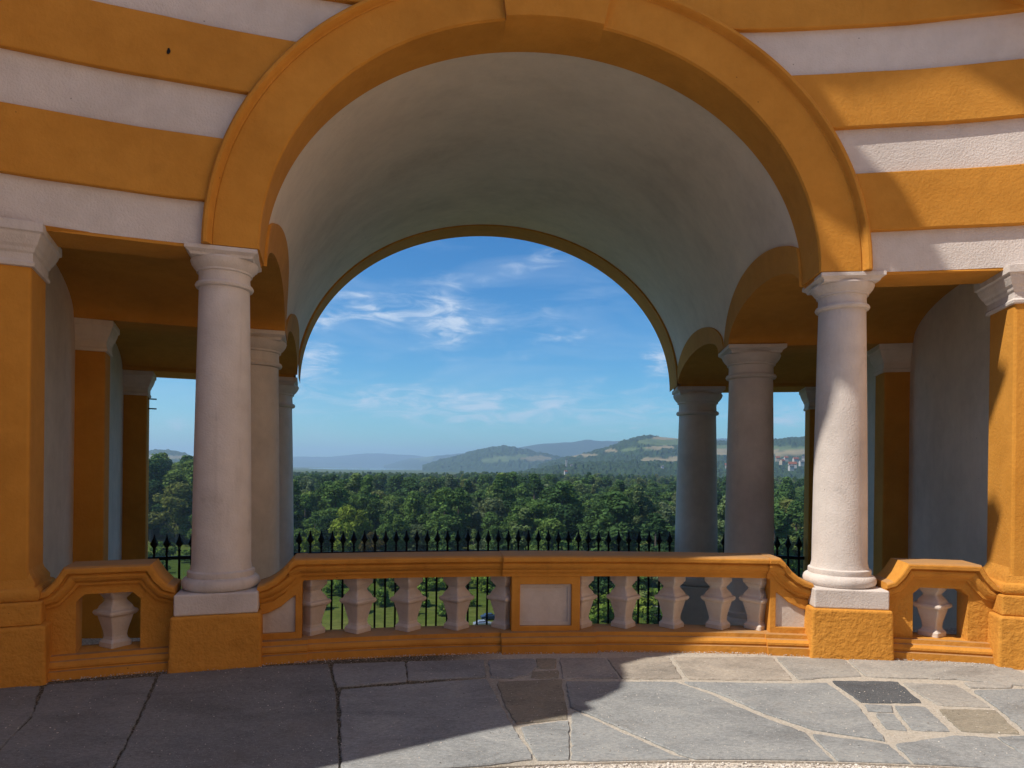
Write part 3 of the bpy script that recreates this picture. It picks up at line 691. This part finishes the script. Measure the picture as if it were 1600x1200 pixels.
E_c = [(1040,684.5,22,2.5),(1030,699,24,2.6),(955,704,10,2),(1030,719,34,3.6),(1075,716,30,4.5),(905,711,30,2),(1120,706,40,5),(1235,704,60,6.5)]
hill('field_hill', [(840,727),(880,716),(925,706),(950,699),(975,690),(1000,683),(1012,682),(1035,684),(1065,687),(1100,690),(1140,690),(1200,689),(1240,685),(1300,684),(1400,690),(1500,714)], 3600, 1500, 300, 90, (15, 26),
     lambda x,y,n,f: CROP if in_el(x,y,E_c) else (GRASS if in_el(x,y,E_f) else WOOD), 13)
hill('wooded_hill', [(1150,716),(1180,702),(1205,690),(1230,685),(1260,683),(1300,684),(1400,700)], 2900, 700, 130, 40, (13, 24),
     lambda x,y,n,f: CROP if 703 < y < 712 else (GRASS if 697 < y <= 703 else WOOD), 15)
hill('wooded_hill', [(150,723),(190,712),(215,706),(240,703),(270,704),(285,708),(305,713),(330,722)], 4200, 700, 130, 40, (16, 40),
     lambda x,y,n,f: FIELD if 711.5 < y < 717 else WOOD, 17)
hill('tree_belt', [(300,727),(400,724),(470,722),(520,722),(580,723),(610,726),(640,728)], 12600, 300, 200, 8, (10, 30), wood, 19)
hill('tree_belt', [(600,730),(650,728.5),(700,728),(760,727),(800,726),(860,728)], 12900, 300, 150, 8, (8, 30), wood, 23)
# gentle mixed slope below the field hill
hill('mixed_slope', [(780,742),(830,735),(880,727),(930,722),(1000,721),(1060,722),(1140,722),(1220,723),(1300,724),(1380,740)], 2100, 700, 300, 60, (14, 20),
     lambda x,y,n,f: (CROP if in_el(x,y,[(1090,724,40,2.5),(1230,718,60,4)]) else (.05,.075,.03)) if n > .62 else WOOD, 29)
# ---- trees
def leafm():
    m = Mat('leaves', .6); oi = m.n('ShaderNodeObjectInfo'); at = m.n('ShaderNodeAttribute'); at.attribute_name = 'tint'
    g = m.ramp(oi.outputs['Random'], [(0, (.036,.074,.030)), (.3, (.066,.124,.040)), (.55, (.094,.162,.044)), (.8, (.124,.180,.048)), (.93, (.115,.155,.085)), (1, (.15,.17,.05))])
    c = m.mix(1, m.mix(1, g, at.outputs['Color'], 'MULTIPLY'), oi.outputs['Color'], 'MULTIPLY')
    d = m.n('ShaderNodeBsdfDiffuse'); t = m.n('ShaderNodeBsdfTranslucent'); mx_ = m.n('ShaderNodeMixShader'); mx_.inputs[0].default_value = .32
    m.l(c, d.inputs[0]); m.l(c, t.inputs[0]); m.l(d.outputs[0], mx_.inputs[1]); m.l(t.outputs[0], mx_.inputs[2]); m.l(mx_.outputs[0], m.out.inputs[0]); return m.m
LEAF = leafm()
def barkm():
    m = Mat('bark', .9); m.color(m.ramp(m.noise(3, 4), [(.3, (.05,.04,.03)), (.7, (.12,.10,.08))])); return m.m
BARK = barkm()
def crown_mesh(name, h, w, base, nlobe, nleaf, leaf, pointy, seed):
    """crown of many leaf clumps; unit: metres for a tree of height h"""
    g = np.random.default_rng(seed); cz, hz_ = (h+base)/2, (h-base)/2; lobes = []
    for k in range(nlobe):
        f = g.uniform(-.85, .95); a = g.uniform(0, 6.28); env = math.sqrt(max(.05, 1-f*f))*(1-pointy*max(0, f)*.6)
        q = env*w*g.uniform(.30, .88)*(1+.25*math.cos(a-seed)); r = w*g.uniform(.20, .46)*(1-.25*max(0, f))
        lobes.append((q*math.cos(a), q*math.sin(a), cz+f*hz_*.82, r))
    lobes.append((0, 0, h-w*.32, w*.32)); Lb = np.array(lobes); P, Nn, T = [], [], []
    tot = (Lb[:,3]**2).sum()
    for k, (x, y, z, r) in enumerate(Lb):
        n = int(nleaf*r*r/tot); v = g.normal(size=(n, 3)); v /= np.linalg.norm(v, axis=1)[:, None]; v[:, 2] = np.where(v[:, 2] < -.55, -v[:, 2], v[:, 2])
        rr = r*(1-.30*g.random(n)**2)*(1+.16*np.sin(v[:,0]*7+k)*np.sin(v[:,1]*6+2*k)+.12*g.normal(size=n))
        p = np.array([x, y, z])+v*rr[:, None]*np.array([1, 1, .88]); P.append(p); Nn.append(v); T.append(np.full(n, g.uniform(.75, 1.25))*g.uniform(.8, 1.2, n))
    P, Nn, T = np.concatenate(P), np.concatenate(Nn), np.concatenate(T)
    keep = np.ones(len(P), bool)
    for (x, y, z, r) in Lb: keep &= ~(np.linalg.norm((P-[x, y, z])/[1, 1, .88], axis=1) < r*.62)
    P, Nn, T = P[keep], Nn[keep], T[keep]; n = len(P)
    nr = Nn+g.normal(size=(n, 3))*.6; nr /= np.linalg.norm(nr, axis=1)[:, None]
    t = np.cross(nr, g.normal(size=(n, 3))); t /= np.linalg.norm(t, axis=1)[:, None]; b = np.cross(nr, t)
    s = leaf*g.uniform(.6, 1.35, n)[:, None]
    V = np.stack([P-t*s*.55, P+b*s*.42-t*s*.1, P+t*s*.6+nr*s*.12, P-b*s*.42-t*s*.1], 1).reshape(-1, 3)
    me = bpy.data.meshes.new(name); me.from_pydata(V.tolist(), [], np.arange(4*n).reshape(-1, 4).tolist()); me.materials.append(LEAF)
    at = me.color_attributes.new('tint', 'FLOAT_COLOR', 'POINT'); T4 = np.repeat(T, 4); at.data.foreach_set('color', np.stack([T4, T4, T4*.95, np.ones_like(T4)], 1).ravel())
    return me
def trunk_mesh(h, base, w, seed):
    g = np.random.default_rng(seed); V, F = [], []
    def limb(pts, r0, r1, n=6):
        o = len(V); m = len(pts)
        for i, p in enumerate(pts):
            r = r0+(r1-r0)*i/(m-1)
            for k in range(n): V.append((p[0]+r*math.cos(2*PI*k/n), p[1]+r*math.sin(2*PI*k/n), p[2]))
        F.extend([tuple(x+o for x in f) for f in grid_faces(m, n, cv=True)])
    limb([(0,0,-.5),(.1,0,h*.2),(0,.15,h*.45),(.1,.1,h*.8)], h*.022, h*.006)
    for k in range(6):
        a = g.uniform(0, 6.28); z = base+(h-base)*g.uniform(.0, .45); q = w*.6
        limb([(0,0,z),(q*.5*math.cos(a),q*.5*math.sin(a),z+q*.35),(q*math.cos(a),q*math.sin(a),z+q*.9)], h*.009, h*.003, 5)
    me = bpy.data.meshes.new('trunk'); me.from_pydata(V, [], F); me.materials.append(BARK); return me
KIND = [  # height, half width, crown base, lobes, leaves, leaf size, pointy, label
    (20, 6.4, 1.4, 38, 7000, .78, .1, 'broad green tree with a rounded crown in the riverside forest'),
    (24, 6.0, 1.8, 42, 7000, .78, .5, 'tall green tree with a narrowing crown in the riverside forest'),
    (18, 7.2, 1.0, 46, 7000, .78, .0, 'wide spreading green tree in the riverside forest'),
    (26, 4.6, 1.8, 34, 6200, .75, .8, 'slender tall poplar in the riverside forest'),
    (16, 5.2, .6, 32, 5600, .72, .2, 'lower bushy green tree in the riverside forest')]
protos = [(crown_mesh('crown', h, w, b, nl, nv, lf, pt, 100+i), trunk_mesh(h, b, w, 200+i)) for i, (h, w, b, nl, nv, lf, pt, lab) in enumerate(KIND)]
def near_edge(x):
    return float(np.interp(x, [150,300,330,470,560,760,800,880,960,1080,1200,1300], [300,285,252,238,230,226,206,176,166,166,184,190]))
def far_edge(x):
    return float(np.interp(x, [150,440,600,800,900,1060,1140,1300], [1500,1350,1400,1450,1300,1150,1100,1000]))
def hmul(x): return float(np.interp(x, [150,310,400,470,800,1000,1300], [1.34,1.32,1.12,1.0,1.04,.97,1.02]))
spots = []; d = 164.
while d < 1750:                                   # rows of trees marching away
    sp = 9.6+d*.005
    for x in np.arange(120, 1340, sp*FPX/d):
        xx = x+rng.uniform(-.45,.45)*sp*FPX/d; dd = d+rng.uniform(-.5,.5)*sp
        if near_edge(xx)+rng.uniform(-6, 6) < dd < far_edge(xx): spots.append((dd, xx))
    d += sp*.95
spots.sort()
def seen(x): return 214 < x < 315 or 425 < x < 1072 or 1125 < x < 1142 or 1196 < x < 1275
vis = [q for q in spots if seen(q[1])]
def kind_of(x, d):
    w_ = [.26,.26,.18,.20,.10]
    if x < 320: w_ = [.2,.4,.1,.3,0]
    return int(rng.choice(5, p=w_))
def tree(p, k, sc, rz, label, group, color=(1,1,1,1), name='broadleaf_tree'):
    e = empty(name, p, label, 'tree', group); m = Matrix.Translation(p) @ Matrix.Rotation(rz, 4, 'Z') @ Matrix.Diagonal((*sc, 1))
    link('crown', protos[k][0], e, m).color = color; link('trunk', protos[k][1], e, m); return e
special = [(545,232,0,1.08,(1.5,1.35,.8,1),'bright fresh green round tree at the front edge of the forest, left of centre'),
           (583,225,4,.82,(2.3,.95,.8,1),'small tree with reddish brown leaves in front of the forest, left of centre'),
           (490,231,4,.85,(1.7,1.35,.7,1),'yellowish green tree at the meadow edge beside the left outer column'),
           (1232,194,4,.80,(2.2,1.9,.6,1),'light yellow-green bush-like tree seen between the right columns')]
for x, d, k, sc, col, lab in special:
    tree(land(x, d), k, (sc, sc, sc), rng.uniform(0, 6.28), lab, None, col)
nind = 0; rest = []
for dd, xx in spots:
    k = kind_of(xx, dd); sc = rng.uniform(.62, 1.24)*hmul(xx)*(.78 if dd < near_edge(xx)+14 and xx > 330 else 1); s3 = (sc*rng.uniform(.95,1.5), sc*rng.uniform(.95,1.5), sc); rz = rng.uniform(0, 6.28)
    if dd > 600: s3 = (s3[0], s3[1], min(s3[2], .92 if xx < 720 else 1.05))
    if seen(xx) and nind < 290:
        if any(abs(xx-q[0]) < 15 and dd < q[1]+4 for q in special): continue
        row = 'front edge' if dd < near_edge(xx)+28 else ('middle rows' if dd < near_edge(xx)+75 else 'rear rows')
        plc = 'left of left column' if xx < 320 else ('behind left half of fence' if xx < 760 else ('behind right half of fence' if xx < 1072 else 'between the right columns'))
        kd = ['round green tree', 'tall green tree', 'wide green tree', 'slender poplar', 'low bushy tree'][k]
        tree(land(xx, dd), k, s3, rz, kd+' in '+row+' of the forest, '+plc, 'forest trees: '+kd+', '+row+', '+plc); nind += 1
    else: rest.append((land(xx, dd), k, s3, rz))
# the rest of the forest as one mass
me = bpy.data.meshes.new('forest'); me.from_pydata([tuple(q[0]) for q in rest], [], [])
for nm, tp, val in (('kind', 'INT', [q[1] for q in rest]), ('rz', 'FLOAT', [q[3] for q in rest])):
    me.attributes.new(nm, tp, 'POINT').data.foreach_set('value', val)
me.attributes.new('scl', 'FLOAT_VECTOR', 'POINT').data.foreach_set('vector', np.array([q[2] for q in rest], dtype=np.float32).ravel())
fo = put(bpy.data.objects.new('forest', me), None, Matrix.Identity(4)); tag(fo, 'mass of green trees of the far riverside forest', 'forest', kind='stuff')
ng = bpy.data.node_groups.new('forest', 'GeometryNodeTree'); ng.interface.new_socket('Geometry', in_out='INPUT', socket_type='NodeSocketGeometry'); ng.interface.new_socket('Geometry', in_out='OUTPUT', socket_type='NodeSocketGeometry')
gi, go = ng.nodes.new('NodeGroupInput'), ng.nodes.new('NodeGroupOutput'); jn = ng.nodes.new('GeometryNodeJoinGeometry'); ng.links.new(jn.outputs[0], go.inputs[0])
def named(nm, tp):
    n = ng.nodes.new('GeometryNodeInputNamedAttribute'); n.data_type = tp; n.inputs[0].default_value = nm; return [o for o in n.outputs if o.enabled][0]
crown_of = {}
for o in bpy.data.objects:
    if o.name.startswith('crown') and o.data:
        for i, pm in enumerate(protos):
            if o.data == pm[0]: crown_of.setdefault(i, o)
for k in crown_of:
    ip = ng.nodes.new('GeometryNodeInstanceOnPoints'); oi = ng.nodes.new('GeometryNodeObjectInfo'); oi.inputs[0].default_value = crown_of[k]; oi.transform_space = 'ORIGINAL'; oi.inputs['As Instance'].default_value = True
    cp = ng.nodes.new('FunctionNodeCompare'); cp.data_type = 'INT'; cp.operation = 'EQUAL'; ng.links.new(named('kind', 'INT'), cp.inputs[2]); cp.inputs[3].default_value = k
    cx = ng.nodes.new('ShaderNodeCombineXYZ'); ng.links.new(named('rz', 'FLOAT'), cx.inputs[2])
    er = ng.nodes.new('FunctionNodeEulerToRotation'); ng.links.new(cx.outputs[0], er.inputs[0])
    ng.links.new(gi.outputs[0], ip.inputs['Points']); ng.links.new(cp.outputs[0], ip.inputs['Selection']); ng.links.new(oi.outputs['Geometry'], ip.inputs['Instance'])
    ng.links.new(er.outputs[0], ip.inputs['Rotation']); ng.links.new(named('scl', 'FLOAT_VECTOR'), ip.inputs['Scale']); ng.links.new(ip.outputs[0], jn.inputs[0])
fo.modifiers.new('forest', 'NODES').node_group = ng
# shrubs on the meadow below the balustrade
bush_me = crown_mesh('foliage', 3.4, 2.0, .1, 16, 1500, .42, 0, 77)
stem_me = trunk_mesh(2.6, .4, 1.2, 78)
bushes = [(x, d, s) for x, d, s in [(505,182,1.5),(520,160,1.1),(600,175,1.6),(618,168,1.2),(598,150,1.3),(675,178,1.3),(690,170,1.5),(745,180,1.6),(762,176,1.8),(735,150,1.0),(660,150,1.1),
          (920,150,1.7),(935,141,1.5),(950,136,1.2),(1000,146,1.6),(1012,140,1.4),(1025,133,1.2),(990,133,1.0),(925,130,1.0),(455,190,1.5),(240,215,1.5),(265,222,1.8),(290,210,1.4),(255,190,1.2),(470,165,1.2),(545,190,1.4),(575,192,1.2),(530,172,1.3),(560,165,1.5),(632,172,1.5),(650,178,1.6),(668,168,1.2),(700,184,1.6),(725,172,1.4),(512,196,1.7),(582,180,1.6),(610,190,1.5),(770,190,1.7),(755,168,1.3),(905,142,1.4),(960,146,1.7),(975,152,1.8),(1040,150,1.6),(1020,150,1.5),(640,140,1.0),(700,140,.9),(560,142,1.0),(508,145,.9),(710,192,1.4),(640,194,1.3)]]
for x, d, s in bushes:
    d *= 1.125
    p = land(x, d); e = empty('shrub', p, 'leafy green shrub on the meadow in front of the forest', 'shrub', 'shrubs on the meadow')
    m = Matrix.Translation(p) @ Matrix.Rotation(rng.uniform(0, 6), 4, 'Z') @ Matrix.Diagonal((s*1.15, s*1.15, s, 1))
    link('foliage', bush_me, e, m).color = (1.5, 1.35, .85, 1); link('stem', stem_me, e, m)
# ---- houses
def housem(nm, c):
    m = Mat(nm, .85); m.color(m.mix(.3, c, m.ramp(m.noise(.8, 4), [(.3, tuple(x*.7 for x in c)), (.7, tuple(min(1, x*1.2) for x in c))]))); return m.m
HW, HC, HR, HG = housem('house_white', (.42,.40,.38)), housem('house_cream', (.36,.31,.25)), housem('roof_red', (.20,.075,.05)), housem('roof_grey', (.11,.11,.115))
PANE = housem('window_dark', (.03,.035,.04))
def house(x, dist, z, wd, dp, hh, rh, rz, wm, rm, lab, tower=False):
    p = land(x, dist, z); e = empty('house', p, lab, 'house', 'village houses on the far slope'); m = Matrix.Translation(p) @ Matrix.Rotation(rz, 4, 'Z')
    V, F = box(-wd/2, wd/2, -dp/2, dp/2, -6, hh); V += [(-wd/2, 0, hh+rh-.15), (wd/2, 0, hh+rh-.15)]; F += [(1,3,8),(5,9,7)]
    wl = mesh('wall', V, F, wm, e, m=m); ov = .6
    th = .25; k = (hh, hh+rh)
    V = []
    for xx in (-wd/2-ov, wd/2+ov):
        V += [(xx, -dp/2-ov, hh-ov*rh/(dp/2)), (xx, 0, hh+rh), (xx, dp/2+ov, hh-ov*rh/(dp/2)), (xx, dp/2+ov, hh+th-ov*rh/(dp/2)), (xx, 0, hh+rh+th), (xx, -dp/2-ov, hh+th-ov*rh/(dp/2))]
    rf = mesh('roof', V, [(0,1,7,6),(1,2,8,7),(2,3,9,8),(3,4,10,9),(4,5,11,10),(5,0,6,11),(0,5,4,1),(1,4,3,2),(6,7,10,11),(7,8,9,10)], rm, e, m=m)
    V, F = box(wd*.2, wd*.2+.8, -.4, .4, hh+rh*.5, hh+rh+1.2); mesh('chimney', V, F, wm, rf, m=m)
    for i in range(3):
        q = -wd/2+wd*(i+.5)/3; V, F = box(q-.6, q+.6, -dp/2-.05, -dp/2+.03, hh*.35, hh*.35+1.5); mesh('window', V, F, PANE, wl, m=m)
    return e
hlist = [(1238,1330,727,20,11,5,5.5,HW,HR,'large white house with a wide red roof, nearest of the village'),(1222,1420,722,14,10,5,4.5,HC,HR,'cream house with red roof at the left end of the village'),(1243,1500,719,16,10,5,5,HW,HR,'red-roofed house behind the large one in the village'),
 (1252,1400,724,11,9,6,4,HW,HG,'white house with grey roof right of the large village house'),(1228,1500,717,11,9,5,4,HW,HR,'small red-roofed house at the back of the village'),(1256,1480,717,12,9,5,4,HW,HG,'grey-roofed white house at the back right of the village'),
 (1215,1490,717,11,9,5,4,HC,HR,'small cream house with red roof uphill at the left of the village'),(1236,1300,731,12,9,6,3.5,HW,HG,'low white house with grey roof at the front of the village'),(1263,1350,726,12,9,5,4,HC,HR,'red-roofed cream house half behind the right pier'),
 (884,1550,738,9,7,3.5,3.5,HW,HR,'lone white house with a red roof among trees, right of centre'),(893,1900,728,9,7,4,3,HW,HG,'grey-roofed white house on the wooded slope, right of centre'),(1136,1600,728,13,9,5,4.5,HC,HR,'red-roofed house in the narrow gap between two right columns'),
 (1035,1750,730,9,7,4,3,HW,HG,'white house with grey roof on the slope left of the outer right column'),(1012,1850,727,11,9,5,4,HC,HR,'small red-roofed house on the slope below the fields')]
for x, d, y, wd, dp, hh, rh, wm, rm, lab in hlist: house(x, d, z_of(x, y, d), wd*.75, dp*.75, hh*.55, rh*.8, rng.uniform(-.5, .5), wm, rm, lab)
# slim church tower in the trees
p = land(885, 1900, z_of(885, 727, 1900)); ct = empty('church_tower', p, 'slim white church tower among the trees right of centre', 'tower')
m = Matrix.Translation(p); mesh('shaft', *box(-2.2, 2.2, -2.2, 2.2, -4, 15), HW, ct, m=m); mesh('spire', *sqlathe([(2.5, 15.003), (1.6, 17), (.1, 22)]), HG, ct, m=m)
# ---- car park below the meadow
def carm(nm, c, rough=.3, metal=0.):
    m = Mat(nm, rough); m.b.inputs['Base Color'].default_value = (*c, 1); m.b.inputs['Metallic'].default_value = metal; m.b.inputs['Specular IOR Level'].default_value = .5; return m.m
TYRE, GLASS, LAMP, RIM = carm('tyre', (.02,.02,.02), .8), carm('car_glass', (.02,.025,.03), .08), carm('headlight', (.8,.8,.78), .15), carm('rim', (.4,.4,.42), .35, .8)
def car(x, d, rz, paint, lab):
    p = land(x, d, ZP); e = empty('parked_car', p, lab, 'car', 'cars parked below the meadow'); m = Matrix.Translation(p) @ Matrix.Rotation(rz, 4, 'Z')
    side = [(-2.1,.35),(-2.15,.75),(-2.0,.95),(-1.55,1.0),(-1.05,1.42),(.45,1.46),(1.05,1.02),(1.95,.88),(2.12,.65),(2.1,.35)]
    V = [(a, s*(.86 if z < 1.05 else .68), z) for s in (-1, 1) for a, z in side]; n = len(side)
    b = mesh('body', V, [list(range(n)), list(range(n, 2*n))]+[(i, (i+1) % n, n+(i+1) % n, n+i) for i in range(n)], paint, e, m=m); bevel(b, .06, 3, 25)
    mesh('windscreen', [(.50,-.6,1.44),(1.03,-.72,1.06),(1.03,.72,1.06),(.50,.6,1.44),(.52,-.6,1.47),(1.06,-.72,1.08),(1.06,.72,1.08),(.52,.6,1.47)], [(0,1,2,3),(4,5,6,7),(0,1,5,4),(1,2,6,5),(2,3,7,6),(3,0,4,7)], GLASS, e, m=m)
    for s in (-1, 1):
        V = [(a, s*q, z) for q in (.70, .80) for a, z in ((-1.35,1.02),(.85,1.04),(.42,1.38),(-1.0,1.36))]
        mesh('window', V, [(0,1,2,3),(4,5,6,7),(0,1,5,4),(1,2,6,5),(2,3,7,6),(3,0,4,7)], GLASS, e, m=m)
        V, F = box(2.0, 2.13, s*.72-.14, s*.72+.14, .66, .80); mesh('headlight', V, F, LAMP, e, m=m)
        for ax in (-1.3, 1.3):
            V, F = lathe([(.05,-.1),(.32,-.1),(.32,.1),(.05,.1)], 16); wmx = m @ Matrix.Translation((ax, s*.80, .32)) @ Matrix.Rotation(PI/2, 4, 'X')
            wh = mesh('wheel', V, F, TYRE, e, m=wmx); V, F = lathe([(.02,-.11),(.2,-.11),(.2,.11),(.02,.11)], 12); mesh('rim', V, F, RIM, wh, m=wmx)
car(757, 147, .15, carm('car_silver', (.42,.44,.47), .25, .6), 'silver parked car seen between balusters left of the central panel')
car(768, 154, .15, carm('car_blue', (.03,.05,.09), .25, .3), 'dark blue parked car behind the silver one')
p = land(1037, 158); sh = empty('shed', p, 'small pale shed among shrubs, seen between right balusters', 'shed'); m = Matrix.Translation(p)
mesh('wall', *box(-1.6, 1.6, -1.4, 1.4, -.2, 2.4), HW, sh, m=m); mesh('roof', *sqlathe([(1.9, 2.403), (1.85, 2.55), (.2, 3.3)]), HG, sh, m=m); mesh('door', *box(-.5, .5, -1.46, -1.39, 0, 2.0), HC, sh, m=m)
# ================================================================== HAZE
hm = bpy.data.materials.new('haze'); hm.use_nodes = True; ht = hm.node_tree; ht.nodes.clear()
ho = ht.nodes.new('ShaderNodeOutputMaterial'); pv_ = ht.nodes.new('ShaderNodeVolumePrincipled'); ht.links.new(pv_.outputs[0], ho.inputs['Volume'])
pv_.inputs['Color'].default_value = (.54,.74,1,1); pv_.inputs['Density'].default_value = 1.15e-4; pv_.inputs['Anisotropy'].default_value = .2
V, F = box(-19500, 19500, -19500, 19500, -36.5, 460); hb = mesh('haze', V, F, hm); tag(hb, kind='stuff')
